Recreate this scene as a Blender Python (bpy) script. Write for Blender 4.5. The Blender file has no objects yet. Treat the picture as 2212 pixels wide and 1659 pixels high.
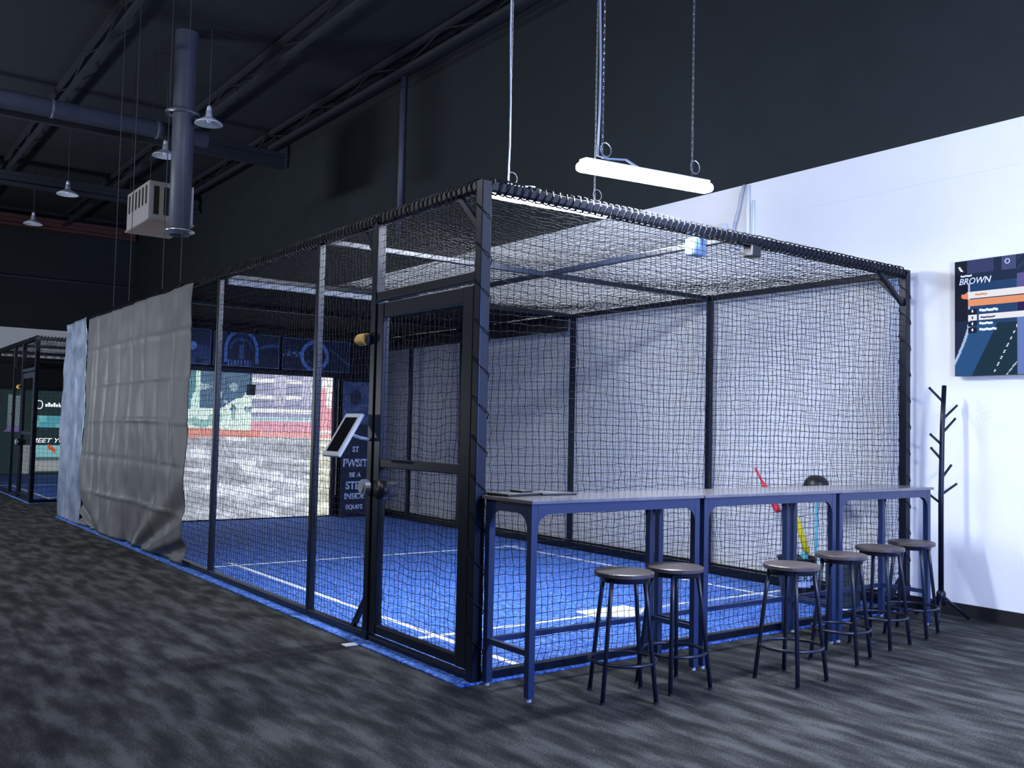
import bpy, bmesh, math, random
import numpy as np
from mathutils import Vector, Matrix

random.seed(7)
rng = np.random.default_rng(7)
PI = math.pi
SC = bpy.context.scene
COL = SC.collection

# ------------------------------------------------------------------ camera
cam_data = bpy.data.cameras.new('camera')
cam = bpy.data.objects.new('camera', cam_data)
COL.objects.link(cam)
F_PX, YAW, PITCH, ROLL = 2033.7, 0.63724, 0.04924, 0.02201
fw = Vector((math.sin(YAW) * math.cos(PITCH), math.cos(YAW) * math.cos(PITCH), math.sin(PITCH)))
r0 = Vector((math.cos(YAW), -math.sin(YAW), 0)); u0 = r0.cross(fw)
rr = r0 * math.cos(ROLL) + u0 * math.sin(ROLL)
uu = -r0 * math.sin(ROLL) + u0 * math.cos(ROLL)
M = Matrix((rr, uu, -fw)).transposed().to_4x4()
M.translation = Vector((-3.0896, -4.4864, 1.4431))
cam.matrix_world = M
cam_data.sensor_width = 36.0
cam_data.lens = F_PX / 2212 * 36.0
cam_data.clip_start = 0.05
cam_data.clip_end = 200
SC.camera = cam

# ------------------------------------------------------------------ world, exposure
world = bpy.data.worlds.new('night_room'); SC.world = world
world.use_nodes = True
bg = world.node_tree.nodes['Background']
bg.inputs[0].default_value = (0.42, 0.58, 0.95, 1)
bg.inputs[1].default_value = 0.085
SC.view_settings.view_transform = 'Standard'
SC.view_settings.look = 'None'
SC.view_settings.exposure = 0.0
SC.view_settings.gamma = 1.0
SC.view_settings.use_curve_mapping = False

TUBE = 320.0          # radiance of the linear fixtures' diffusers

def area(name, loc, aim, sx, sy, power, col, label):
    l = bpy.data.lights.new(name, 'AREA'); l.shape = 'RECTANGLE'; l.size = sx; l.size_y = sy
    l.energy = power; l.color = col
    o = bpy.data.objects.new(name, l); COL.objects.link(o); o.location = loc
    o.rotation_euler = (Vector(aim) - Vector(loc)).to_track_quat('-Z', 'Y').to_euler()
    return o
# the blue lit lounge side, then unseen ceiling lights and fills added for general level
area('blue_lounge_light', (1.5, -9.0, 2.3), (1.8, 0, 1.2), 3.0, 0.5, 760, (0.05, 0.22, 1.0), '')
area('lounge_lamp', (1.0, -3.95, 1.92), (4.3, -0.6, 1.3), 0.20, 0.20, 110, (0.86, 0.91, 1.0), '')
area('rear_ceiling_light', (2.4, -5.6, 4.6), (2.4, -1.0, 0.4), 1.2, 0.1, 150, (0.80, 0.88, 1.0), '')
area('aisle_ceiling_light', (-4.2, 7.5, 6.6), (-2.0, 6.5, 0.0), 2.4, 0.3, 260, (0.88, 0.91, 1.0), '')
area('entry_fill_light', (-5.5, -1.0, 6.6), (-2.5, 0.5, 0.0), 2.4, 0.3, 170, (0.86, 0.9, 1.0), '')  # unseen fill added over the near carpet
area('far_wall_fill', (-6.0, 14.0, 1.8), (4.5, 17.0, 5.4), 2.4, 0.3, 520, (0.80, 0.88, 1.0), '')  # unseen fill added low down to brighten the far walls
area('roof_fill_light', (-5.0, 6.0, 4.2), (3.5, 9.0, 7.4), 2.4, 0.3, 40, (0.80, 0.88, 1.0), '')  # unseen upward fill added to lift the dark roof

# ------------------------------------------------------------------ materials
def mat(name, col=(0.5, 0.5, 0.5), rough=0.5, metal=0.0, spec=0.5, emit=None, es=0.0, noise=None, bump=None, two=None):
    m = bpy.data.materials.new(name); m.use_nodes = True
    nt = m.node_tree; b = nt.nodes['Principled BSDF']
    b.inputs['Base Color'].default_value = (*col, 1)
    b.inputs['Roughness'].default_value = rough
    b.inputs['Metallic'].default_value = metal
    b.inputs['Specular IOR Level'].default_value = spec
    if emit:
        b.inputs['Emission Color'].default_value = (*emit, 1)
        b.inputs['Emission Strength'].default_value = es
    tc = nt.nodes.new('ShaderNodeTexCoord')
    if noise:                      # (scale, colour2)
        n = nt.nodes.new('ShaderNodeTexNoise'); n.inputs['Scale'].default_value = noise[0]
        n.inputs['Detail'].default_value = 5
        nt.links.new(tc.outputs['Object'], n.inputs['Vector'])
        r = nt.nodes.new('ShaderNodeValToRGB')
        r.color_ramp.elements[0].position = 0.35; r.color_ramp.elements[1].position = 0.68
        r.color_ramp.elements[0].color = (*col, 1); r.color_ramp.elements[1].color = (*noise[1], 1)
        nt.links.new(n.outputs['Fac'], r.inputs[0]); nt.links.new(r.outputs[0], b.inputs['Base Color'])
    if bump:                       # (scale, strength)
        n2 = nt.nodes.new('ShaderNodeTexNoise'); n2.inputs['Scale'].default_value = bump[0]
        nt.links.new(tc.outputs['Object'], n2.inputs['Vector'])
        bp = nt.nodes.new('ShaderNodeBump'); bp.inputs['Strength'].default_value = bump[1]
        bp.inputs['Distance'].default_value = 0.02
        nt.links.new(n2.outputs['Fac'], bp.inputs['Height']); nt.links.new(bp.outputs[0], b.inputs['Normal'])
    return m

def carpet_material():
    m = mat('carpet_planks', rough=0.95, spec=0.1)
    nt = m.node_tree; N = nt.nodes; L = nt.links; b = N['Principled BSDF']
    tc = N.new('ShaderNodeTexCoord'); sep = N.new('ShaderNodeSeparateXYZ'); L.new(tc.outputs['Object'], sep.inputs[0])
    def math_(op, a, bb=None):
        n = N.new('ShaderNodeMath'); n.operation = op
        for i, v in enumerate((a, bb)):
            if v is None: continue
            if isinstance(v, (int, float)): n.inputs[i].default_value = v
            else: L.new(v, n.inputs[i])
        return n.outputs[0]
    cx = math_('FLOOR', math_('DIVIDE', sep.outputs[0], 0.27))
    w1 = N.new('ShaderNodeTexWhiteNoise'); w1.noise_dimensions = '1D'; L.new(cx, w1.inputs['W'])
    cy = math_('FLOOR', math_('ADD', math_('DIVIDE', sep.outputs[1], 1.0), math_('MULTIPLY', w1.outputs[0], 5.0)))
    comb = N.new('ShaderNodeCombineXYZ'); L.new(cx, comb.inputs[0]); L.new(cy, comb.inputs[1])
    w2 = N.new('ShaderNodeTexWhiteNoise'); w2.noise_dimensions = '3D'; L.new(comb.outputs[0], w2.inputs['Vector'])
    mp = N.new('ShaderNodeMapping'); mp.inputs['Scale'].default_value = (9.0, 2.3, 1); L.new(tc.outputs['Object'], mp.inputs[0])
    st = N.new('ShaderNodeTexNoise'); st.inputs['Scale'].default_value = 1.0; st.inputs['Detail'].default_value = 4; st.inputs['Roughness'].default_value = 0.5
    L.new(mp.outputs[0], st.inputs['Vector'])
    fn = N.new('ShaderNodeTexNoise'); fn.inputs['Scale'].default_value = 90.0; fn.inputs['Detail'].default_value = 3
    L.new(tc.outputs['Object'], fn.inputs['Vector'])
    v = math_('ADD', math_('MULTIPLY', w2.outputs[0], 0.05), math_('ADD', math_('MULTIPLY', st.outputs['Fac'], 1.05), math_('MULTIPLY', fn.outputs['Fac'], 0.58)))
    r = N.new('ShaderNodeValToRGB'); L.new(v, r.inputs[0])
    e = r.color_ramp.elements
    e[0].position = 0.66; e[0].color = (0.016, 0.0175, 0.019, 1)
    e[1].position = 1.0; e[1].color = (0.080, 0.081, 0.082, 1)
    k = e.new(0.81); k.color = (0.034, 0.0345, 0.0345, 1)
    L.new(r.outputs[0], b.inputs['Base Color'])
    bp = N.new('ShaderNodeBump'); bp.inputs['Strength'].default_value = 0.5; bp.inputs['Distance'].default_value = 0.01
    L.new(fn.outputs['Fac'], bp.inputs['Height']); L.new(bp.outputs[0], b.inputs['Normal'])
    return m

def turf_material():
    m = mat('blue_turf', rough=0.75, spec=0.3)
    nt = m.node_tree; N = nt.nodes; L = nt.links; b = N['Principled BSDF']
    tc = N.new('ShaderNodeTexCoord')
    n = N.new('ShaderNodeTexNoise'); n.inputs['Scale'].default_value = 38; n.inputs['Detail'].default_value = 4; n.inputs['Roughness'].default_value = 0.7
    L.new(tc.outputs['Object'], n.inputs['Vector'])
    r = N.new('ShaderNodeValToRGB'); L.new(n.outputs['Fac'], r.inputs[0]); e = r.color_ramp.elements
    e[0].position = 0.36; e[0].color = (0.010, 0.050, 0.24, 1)
    e[1].position = 0.66; e[1].color = (0.26, 0.42, 0.90, 1)
    k = e.new(0.50); k.color = (0.045, 0.15, 0.55, 1)
    L.new(r.outputs[0], b.inputs['Base Color'])
    bp = N.new('ShaderNodeBump'); bp.inputs['Strength'].default_value = 0.6; bp.inputs['Distance'].default_value = 0.01
    L.new(n.outputs['Fac'], bp.inputs['Height']); L.new(bp.outputs[0], b.inputs['Normal'])
    return m

def deck_material():
    m = mat('roof_deck', (0.010, 0.013, 0.019), 0.8)
    nt = m.node_tree; N = nt.nodes; L = nt.links; b = N['Principled BSDF']
    tc = N.new('ShaderNodeTexCoord')
    w = N.new('ShaderNodeTexWave'); w.inputs['Scale'].default_value = 1.6; w.bands_direction = 'Y'
    L.new(tc.outputs['Object'], w.inputs['Vector'])
    bp = N.new('ShaderNodeBump'); bp.inputs['Strength'].default_value = 0.4; bp.inputs['Distance'].default_value = 0.02
    L.new(w.outputs['Fac'], bp.inputs['Height']); L.new(bp.outputs[0], b.inputs['Normal'])
    return m

def picture_material(name, es=0.0, rough=0.4):
    m = mat(name, rough=rough)
    nt = m.node_tree; b = nt.nodes['Principled BSDF']
    a = nt.nodes.new('ShaderNodeVertexColor'); a.layer_name = 'picture'
    if es > 0:
        b.inputs['Specular IOR Level'].default_value = 0.03
        b.inputs['Base Color'].default_value = (0.006, 0.006, 0.008, 1)
        nt.links.new(a.outputs[0], b.inputs['Emission Color']); b.inputs['Emission Strength'].default_value = es
    else:
        nt.links.new(a.outputs[0], b.inputs['Base Color'])
    return m

MT = {
    'carpet': carpet_material(), 'turf': turf_material(), 'deck': deck_material(),
    'white_wall': mat('white_paint', (0.76, 0.78, 0.82), 0.85, noise=(0.7, (0.82, 0.83, 0.86)), bump=(14, 0.12)),
    'dark_wall': mat('charcoal_paint', (0.0080, 0.0125, 0.0155), 0.85, noise=(3.0, (0.0105, 0.016, 0.0195)), bump=(20, 0.2)),
    'base': mat('black_baseboard', (0.012, 0.012, 0.014), 0.5),
    'steel': mat('black_tube_paint', (0.0035, 0.006, 0.015), 0.36, spec=0.32),
    'table_steel': mat('navy_tube_paint', (0.010, 0.024, 0.080), 0.40, spec=0.6),
    'stool_steel': mat('slate_tube_paint', (0.010, 0.014, 0.028), 0.38, spec=0.5),
    'net': mat('black_netting', (0.006, 0.006, 0.007), 0.8, spec=0.2),
    'rope': mat('black_lacing', (0.008, 0.009, 0.013), 0.7, spec=0.2),
    'line': mat('white_line_paint', (0.9, 0.92, 0.95), 0.6),
    'tarp': mat('grey_tarp', (0.10, 0.102, 0.108), 0.5, spec=0.35, noise=(2.0, (0.12, 0.122, 0.127))),
    'silver_tarp': mat('silver_blue_tarp', (0.24, 0.31, 0.46), 0.24, metal=0.45, noise=(4.0, (0.48, 0.55, 0.70))),
    'black_cloth': mat('black_cloth', (0.006, 0.006, 0.008), 0.9),
    'rail_light': mat('pale_rail_light', (0.26, 0.27, 0.28), 0.6),
    'wood_top': mat('dark_wood_top', (0.13, 0.125, 0.14), 0.16, spec=0.7, noise=(9.0, (0.18, 0.17, 0.185))),
    'seat': mat('brown_wood_seat', (0.055, 0.042, 0.042), 0.38, noise=(14.0, (0.085, 0.068, 0.066))),
    'galv': mat('grey_duct_paint', (0.060, 0.064, 0.092), 0.5, noise=(5.0, (0.07, 0.075, 0.10))),
    'dark_steel': mat('dark_roof_steel', (0.024, 0.027, 0.036), 0.6),
    'chrome': mat('bright_metal', (0.72, 0.76, 0.82), 0.25, metal=0.9),
    'cord': mat('pale_cord', (0.30, 0.33, 0.40), 0.5),
    'housing': mat('white_housing', (0.75, 0.80, 0.88), 0.4),
    'tube': mat('lit_diffuser', (1, 1, 1), 0.5, emit=(0.83, 0.89, 1.0), es=TUBE),
    'bell': mat('pale_enamel', (0.55, 0.58, 0.66), 0.4),
    'bell_in': mat('white_enamel_inside', (0.75, 0.78, 0.85), 0.4),
    'heater': mat('pale_galvanised', (0.33, 0.32, 0.31), 0.5),
    'heater_base': mat('tan_base_panel', (0.27, 0.22, 0.20), 0.6),
    'slot': mat('black_slots', (0.01, 0.01, 0.01), 0.7),
    'white_plastic': mat('white_plastic', (0.62, 0.66, 0.74), 0.4),
    'blue_grey': mat('blue_grey_plastic', (0.16, 0.26, 0.42), 0.5),
    'grey_plastic': mat('grey_plastic', (0.40, 0.43, 0.48), 0.5),
    'black_plastic': mat('black_plastic', (0.010, 0.010, 0.012), 0.4),
    'glass_black': mat('black_screen_glass', (0.004, 0.004, 0.006), 0.12),
    'yellow': mat('yellow_plastic', (0.80, 0.52, 0.10), 0.45),
    'orange': mat('orange_plastic', (0.75, 0.24, 0.08), 0.45),
    'bright_yellow': mat('bright_yellow_plastic', (0.85, 0.70, 0.03), 0.4),
    'red': mat('red_plastic', (0.72, 0.04, 0.06), 0.4),
    'teal': mat('teal_plastic', (0.08, 0.50, 0.60), 0.4),
    'green_dark': mat('dark_green_grey', (0.03, 0.045, 0.045), 0.6),
    'gold': mat('pale_gold_strip', (0.65, 0.55, 0.36), 0.35, metal=0.6),
    'navy': mat('navy_banner', (0.010, 0.025, 0.085), 0.6),
    'letters': mat('pale_letters', (0.75, 0.80, 0.88), 0.6),
    'letters_dark': mat('dark_letters', (0.02, 0.03, 0.05), 0.6),
    'letters_lit': mat('lit_letters', (0.8, 0.8, 0.8), 0.6, emit=(0.9, 0.95, 1.0), es=0.9),
    'lattice_steel': mat('lattice_steel', (0.012, 0.014, 0.02), 0.7),
    'red_beam': mat('red_brown_beam', (0.07, 0.022, 0.020), 0.7),
    'rubber': mat('black_rubber', (0.01, 0.01, 0.01), 0.8),
}

# ------------------------------------------------------------------ helpers
def link(name, me, m, parent=None):
    o = bpy.data.objects.new(name, me)
    COL.objects.link(o)
    if m is not None and not me.materials: me.materials.append(m)
    if parent is not None: o.parent = parent
    return o

def obj(name, bm, m, parent=None, smooth=False):
    me = bpy.data.meshes.new(name)
    bmesh.ops.recalc_face_normals(bm, faces=bm.faces)
    bm.to_mesh(me); bm.free()
    if smooth:
        me.polygons.foreach_set('use_smooth', [True] * len(me.polygons))
    return link(name, me, MT[m] if isinstance(m, str) else m, parent)

def tag(o, label=None, cat=None, group=None, kind=None):
    if label: o['label'] = label
    if cat: o['category'] = cat
    if group: o['group'] = group
    if kind: o['kind'] = kind
    return o

def thing(name, label, cat, loc=(0, 0, 0), rz=0.0, group=None):
    o = bpy.data.objects.new(name, None); COL.objects.link(o)
    o.location = loc; o.rotation_euler = (0, 0, rz); o.empty_display_size = 0.1
    return tag(o, label, cat, group)

def box(bm, x0, y0, z0, x1, y1, z1, bev=0.0):
    vs = [bm.verts.new(v) for v in ((x0, y0, z0), (x1, y0, z0), (x1, y1, z0), (x0, y1, z0), (x0, y0, z1), (x1, y0, z1), (x1, y1, z1), (x0, y1, z1))]
    fs = [bm.faces.new([vs[i] for i in q]) for q in ((0, 3, 2, 1), (4, 5, 6, 7), (0, 1, 5, 4), (1, 2, 6, 5), (2, 3, 7, 6), (3, 0, 4, 7))]
    if bev > 0:
        es = list({e for f in fs for e in f.edges})
        bmesh.ops.bevel(bm, geom=es, offset=bev, segments=2, affect='EDGES', profile=0.6)
    return bm

def BX(*a, bev=0.0):
    return box(bmesh.new(), *a, bev=bev)

def frame_axes(d):
    d = d.normalized()
    a = Vector((0, 0, 1)) if abs(d.z) < 0.95 else Vector((1, 0, 0))
    s = d.cross(a).normalized(); t = s.cross(d)
    return s, t

def tube(bm, pts, rad, n=10, closed=False, square=False):
    pts = [Vector(p) for p in pts]
    rads = rad if isinstance(rad, (list, tuple)) else [rad] * len(pts)
    rings = []
    s = None
    for i, p in enumerate(pts):
        a = pts[i - 1] if (i > 0 or closed) else p
        b = pts[(i + 1) % len(pts)] if (i < len(pts) - 1 or closed) else p
        d = (b - a).normalized()
        if s is None: s, t = frame_axes(d)
        else:
            s = (s - d * s.dot(d)).normalized(); t = s.cross(d)
        off = PI / n if square else 0
        k = math.sqrt(2) if square else 1
        rings.append([bm.verts.new(p + (s * math.cos(2 * PI * j / n + off) + t * math.sin(2 * PI * j / n + off)) * rads[i] * k) for j in range(n)])
    m = len(rings)
    for i in range(m if closed else m - 1):
        A, B = rings[i], rings[(i + 1) % m]
        for j in range(n): bm.faces.new((A[j], A[(j + 1) % n], B[(j + 1) % n], B[j]))
    if not closed:
        bm.faces.new(rings[0][::-1]); bm.faces.new(rings[-1])
    return bm

def TB(pts, rad, n=10, **k):
    return tube(bmesh.new(), pts, rad, n, **k)

def lathe(bm, prof, n=24, c=(0, 0, 0)):
    rings = []
    for r, z in prof:
        rings.append([bm.verts.new((c[0] + r * math.cos(2 * PI * j / n), c[1] + r * math.sin(2 * PI * j / n), c[2] + z)) for j in range(n)] if r > 1e-5 else [bm.verts.new((c[0], c[1], c[2] + z))])
    for A, B in zip(rings, rings[1:]):
        for j in range(n):
            if len(A) == 1 and len(B) == 1: continue
            if len(A) == 1: bm.faces.new((A[0], B[j], B[(j + 1) % n]))
            elif len(B) == 1: bm.faces.new((A[j], A[(j + 1) % n], B[0]))
            else: bm.faces.new((A[j], A[(j + 1) % n], B[(j + 1) % n], B[j]))
    return bm

def prism(bm, poly, axis, a, b):
    """poly: 2D points in the plane normal to axis (0: y,z  1: x,z  2: x,y), extruded from a to b"""
    def P(p, v):
        return {0: (v, p[0], p[1]), 1: (p[0], v, p[1]), 2: (p[0], p[1], v)}[axis]
    A = [bm.verts.new(P(p, a)) for p in poly]; B = [bm.verts.new(P(p, b)) for p in poly]
    n = len(poly)
    bm.faces.new(A[::-1]); bm.faces.new(B)
    for i in range(n): bm.faces.new((A[i], A[(i + 1) % n], B[(i + 1) % n], B[i]))
    return bm

def text(name, body, size, loc, rot, m, parent, ext=0.002, shear=0.0, sx=1.0, align='CENTER', bold=0.012):
    c = bpy.data.curves.new(name, 'FONT'); c.body = body; c.size = size; c.extrude = ext; c.shear = shear
    c.align_x = align; c.align_y = 'CENTER'; c.resolution_u = 3; c.offset = size * bold
    tmp = bpy.data.objects.new(name, c); COL.objects.link(tmp)
    dg = bpy.context.evaluated_depsgraph_get(); dg.update()
    me = bpy.data.meshes.new_from_object(tmp.evaluated_get(dg))
    bpy.data.objects.remove(tmp); bpy.data.curves.remove(c)
    me.materials.clear()
    o = link(name, me, MT[m], parent)
    o.location = loc; o.rotation_euler = rot; o.scale = (sx, 1, 1)
    return o

FACE_MY = (PI / 2, 0, 0)             # readable from -Y
FACE_MX = (PI / 2, 0, -PI / 2)       # readable from -X

def picture(name, org, ux, uz, nx, nz, fn, m, parent, thick=0.004):
    """flat picture: vertices on org + s*ux + t*uz, coloured per face by fn(s, t); a thin backing gives it body"""
    org, ux, uz = Vector(org), Vector(ux), Vector(uz)
    nrm = ux.cross(uz).normalized()
    vs = [org + ux * (i / nx) + uz * (j / nz) for j in range(nz + 1) for i in range(nx + 1)]
    fs = [(j * (nx + 1) + i, j * (nx + 1) + i + 1, (j + 1) * (nx + 1) + i + 1, (j + 1) * (nx + 1) + i) for j in range(nz) for i in range(nx)]
    cols = []
    for j in range(nz):
        for i in range(nx):
            c = fn((i + .5) / nx, (j + .5) / nz); cols += [(*c, 1.0)] * 4
    k = len(vs)
    cs = [org, org + ux, org + ux + uz, org + uz]
    vs += cs + [c - nrm * thick for c in cs]
    q = [(k + 7, k + 6, k + 5, k + 4), (k, k + 4, k + 5, k + 1), (k + 1, k + 5, k + 6, k + 2), (k + 2, k + 6, k + 7, k + 3), (k + 3, k + 7, k + 4, k)]
    fs += q; cols += [(0.02, 0.02, 0.02, 1)] * 20
    me = bpy.data.meshes.new(name); me.from_pydata([tuple(v) for v in vs], [], fs)
    a = me.color_attributes.new('picture', 'FLOAT_COLOR', 'CORNER')
    a.data.foreach_set('color', [x for c in cols for x in c])
    return link(name, me, m, parent)

def hsh(i, j, k=0):
    v = math.sin(i * 127.1 + j * 311.7 + k * 74.7) * 43758.5453
    return v - math.floor(v)

def vnoise(x, y, k=0):
    i, j = math.floor(x), math.floor(y); fx, fy = x - i, y - j
    fx = fx * fx * (3 - 2 * fx); fy = fy * fy * (3 - 2 * fy)
    return (hsh(i, j, k) * (1 - fx) + hsh(i + 1, j, k) * fx) * (1 - fy) + (hsh(i, j + 1, k) * (1 - fx) + hsh(i + 1, j + 1, k) * fx) * fy

def net(name, org, U, V, nu, nv, parent, rad=0.0020, wob=0.004, sag=None, amp=0.0):
    """a real knotted net: nu x nv square cells, every strand a three sided cord, knots where they cross"""
    org, U, V = np.array(org, float), np.array(U, float), np.array(V, float)
    N = np.cross(U, V); N /= np.linalg.norm(N)
    uh = U / np.linalg.norm(U); vh = V / np.linalg.norm(V)
    I, J = np.meshgrid(np.arange(nu + 1), np.arange(nv + 1), indexing='ij')
    s = I / nu; t = J / nv
    P = org + s[..., None] * U + t[..., None] * V
    ed = (np.minimum(np.minimum(I, nu - I), np.minimum(J, nv - J)) > 0)[..., None]
    low = lambda a, b, c: np.sin(a * s * 2 * PI + c) * np.sin(b * t * 2 * PI + c * 2)
    P = P + ed * (wob * rng.standard_normal(P.shape) * 0.8
                  + uh * (0.018 * low(1.3, 0.8, 0.5) + 0.010 * low(5.1, 2.7, 1.5))[..., None] + vh * (0.015 * low(2.3, 1.6, 2.5))[..., None]
                  + N * (amp * low(0.9, 0.7, 1.1) + amp * 0.5 * low(3.1, 1.7, 0.1))[..., None])
    if sag is not None:
        P = P + np.array([0, 0, -1.0]) * (sag(P[..., 0], P[..., 1]))[..., None]
    verts = []; faces = []; base = 0
    def strands(Q, side):
        nonlocal base
        ns, npt = Q.shape[:2]
        ang = [0, 2 * PI / 3, 4 * PI / 3]
        ring = np.stack([Q + rad * (math.cos(a) * side + math.sin(a) * N) for a in ang], axis=2)   # ns,npt,3,3
        verts.append(ring.reshape(-1, 3))
        idx = base + np.arange(ns * npt * 3).reshape(ns, npt, 3)
        for k in range(3):
            a = idx[:, :-1, k]; b = idx[:, :-1, (k + 1) % 3]; c = idx[:, 1:, (k + 1) % 3]; d = idx[:, 1:, k]
            faces.append(np.stack([a, b, c, d], -1).reshape(-1, 4))
        base += ns * npt * 3
    strands(P, uh)                              # along v, for each i
    strands(np.swapaxes(P, 0, 1), vh)
    vv = np.concatenate(verts); ff = np.concatenate(faces)
    me = bpy.data.meshes.new(name)
    me.vertices.add(len(vv)); me.vertices.foreach_set('co', vv.astype(np.float32).ravel())
    me.loops.add(ff.size); me.loops.foreach_set('vertex_index', ff.astype(np.int32).ravel())
    me.polygons.add(len(ff)); me.polygons.foreach_set('loop_start', np.arange(0, ff.size, 4, dtype=np.int32))
    me.update(calc_edges=True)
    o = link(name, me, MT['net'], parent)
    return o

def cloth(name, org, U, V, nu, nv, fn, m, parent=None, thick=0.004):
    """hanging sheet, displaced along its normal by fn(s, t) metres"""
    org, U, V = Vector(org), Vector(U), Vector(V)
    n = U.cross(V).normalized()
    bm = bmesh.new(); g = []
    for k in (0, 1):
        g.append([[bm.verts.new(org + U * (i / nu) + V * (j / nv) + n * (fn(i / nu, j / nv) - k * thick)) for i in range(nu + 1)] for j in range(nv + 1)])
    for k in (0, 1):
        for j in range(nv):
            for i in range(nu):
                q = (g[k][j][i], g[k][j][i + 1], g[k][j + 1][i + 1], g[k][j + 1][i])
                bm.faces.new(q if k == 0 else q[::-1])
    for j in range(nv):
        bm.faces.new((g[0][j][0], g[0][j + 1][0], g[1][j + 1][0], g[1][j][0])); bm.faces.new((g[0][j][nu], g[1][j][nu], g[1][j + 1][nu], g[0][j + 1][nu]))
    for i in range(nu):
        bm.faces.new((g[0][0][i], g[1][0][i], g[1][0][i + 1], g[0][0][i + 1])); bm.faces.new((g[0][nv][i], g[0][nv][i + 1], g[1][nv][i + 1], g[1][nv][i]))
    return obj(name, bm, m, parent, smooth=True)

def copy_tree(o, parent=None):
    c = o.copy(); COL.objects.link(c)
    if parent is not None: c.parent = parent
    for ch in list(o.children): copy_tree(ch, c)
    return c

def chain_mesh(bm, top, bot, link_len=0.045, rad=0.0028, wid=0.012):
    top, bot = Vector(top), Vector(bot); L = (top - bot).length; n = int(L / link_len)
    for i in range(n):
        a = top.lerp(bot, (i - 0.12) / n); b = top.lerp(bot, (i + 1.12) / n)
        d = (b - a); s, t = frame_axes(d); w = s if i % 2 == 0 else t
        pts = [a + w * wid * .5, a - w * wid * .5, b - w * wid * .5, b + w * wid * .5]
        tube(bm, pts, rad, 4, closed=True)
    return bm

# ------------------------------------------------------------------ the setting
ROOF = 7.45; WALLX = 4.56; BACKY = 25.2; PAINT = 4.04
def struct(name, bm, m):
    return tag(obj(name, bm, m), kind='structure')
struct('floor', BX(-16, -10, -0.1, WALLX + 0.1, BACKY + 0.1, 0.0), 'carpet')
struct('ceiling', BX(-16, -10, ROOF, WALLX + 0.1, BACKY + 0.1, ROOF + 0.1), 'deck')
wr = struct('wall_right', BX(WALLX, -10, 0, WALLX + 0.15, BACKY + 0.15, PAINT), 'white_wall')
struct('trim_1', BX(WALLX, -10, PAINT, WALLX + 0.15, BACKY + 0.15, ROOF), 'dark_wall')
struct('wall_back', BX(-16, BACKY, 0, WALLX, BACKY + 0.15, PAINT), 'white_wall')
bw = BX(-16, BACKY - 0.12, PAINT, WALLX, BACKY + 0.15, 5.47); box(bw, -16, BACKY, 5.47, WALLX, BACKY + 0.15, ROOF)
struct('trim_2', bw, 'dark_wall')
struct('trim_3', BX(-16, BACKY - 0.16, 5.44, WALLX, BACKY - 0.121, 5.50), 'base')
struct('baseboard_right', BX(WALLX - 0.022, -10, 0, WALLX - 0.0005, BACKY - 0.2, 0.105), 'base')
struct('trim_4', BX(WALLX - 0.006, -10, 3.66, WALLX - 0.0005, 1.3, 3.672), 'white_wall')

# roof members: joists along Y and cross beams along X
def joist(x, y0=-9.5, y1=BACKY - 0.3, z=7.2):
    t = thing('roof_joist', JL.pop(0), 'joist', (x, y0, z), 0, 'steel roof joists')
    L = y1 - y0
    obj('top_chord', TB([(0, 0, 0.16), (0, L, 0.16)], 0.035, 4, square=True), 'dark_steel', t)
    obj('bottom_chord', TB([(0, 0, -0.14), (0, L, -0.14)], 0.035, 4, square=True), 'dark_steel', t)
    bm = bmesh.new(); n = int(L / 1.1)
    pts = [(0, L * i / n, 0.14 if i % 2 else -0.12) for i in range(n + 1)]
    tube(bm, pts, 0.012, 5)
    obj('lattice', bm, 'lattice_steel', t)
JL = ['dark steel roof joist running over the aisle, leftmost in the photo',
      'dark steel roof joist just left of the vertical duct',
      'dark steel roof joist just right of the vertical duct, with a pale lit edge',
      'dark steel roof joist nearest the charcoal right wall']
for x in (-2.3, 0.15, 2.45, 4.1): joist(x)
wb = thing('wall_beam', 'thin dark beam where the right wall meets the roof', 'beam', (WALLX - 0.1, -9.5, 7.3))
obj('beam_bar', BX(-0.07, 0, -0.05, 0.07, BACKY + 9.2, 0.05, bev=0.01), 'dark_steel', wb)
for y, lb in ((13.8, 'dark cross beam high behind the vertical duct'), (19.2, 'dark cross beam above the far hanging dome lamps')):
    bm = BX(-15.5, y - 0.06, 6.94, WALLX - 0.1, y + 0.06, 7.04); box(bm, -15.5, y - 0.012, 6.80, WALLX - 0.1, y + 0.012, 6.94); box(bm, -15.5, y - 0.06, 6.72, WALLX - 0.1, y + 0.06, 6.80)
    tag(obj('roof_beam', bm, 'lattice_steel'), lb, 'beam')
bm = BX(-15.5, BACKY - 0.35, 7.10, WALLX - 0.1, BACKY - 0.15, 7.2); box(bm, -15.5, BACKY - 0.27, 6.95, WALLX - 0.1, BACKY - 0.23, 7.1); box(bm, -15.5, BACKY - 0.35, 6.87, WALLX - 0.1, BACKY - 0.15, 6.95)
tag(obj('roof_beam', bm, 'red_beam'), 'dark reddish beam high along the far back wall', 'beam')
tag(obj('wall_conduit', TB([(WALLX - 0.045, 9.0, 4.6), (WALLX - 0.045, 9.0, 7.4)], 0.05, 12), 'galv', smooth=True),
    'vertical grey pipe on the charcoal wall above the cage', 'pipe')

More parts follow.
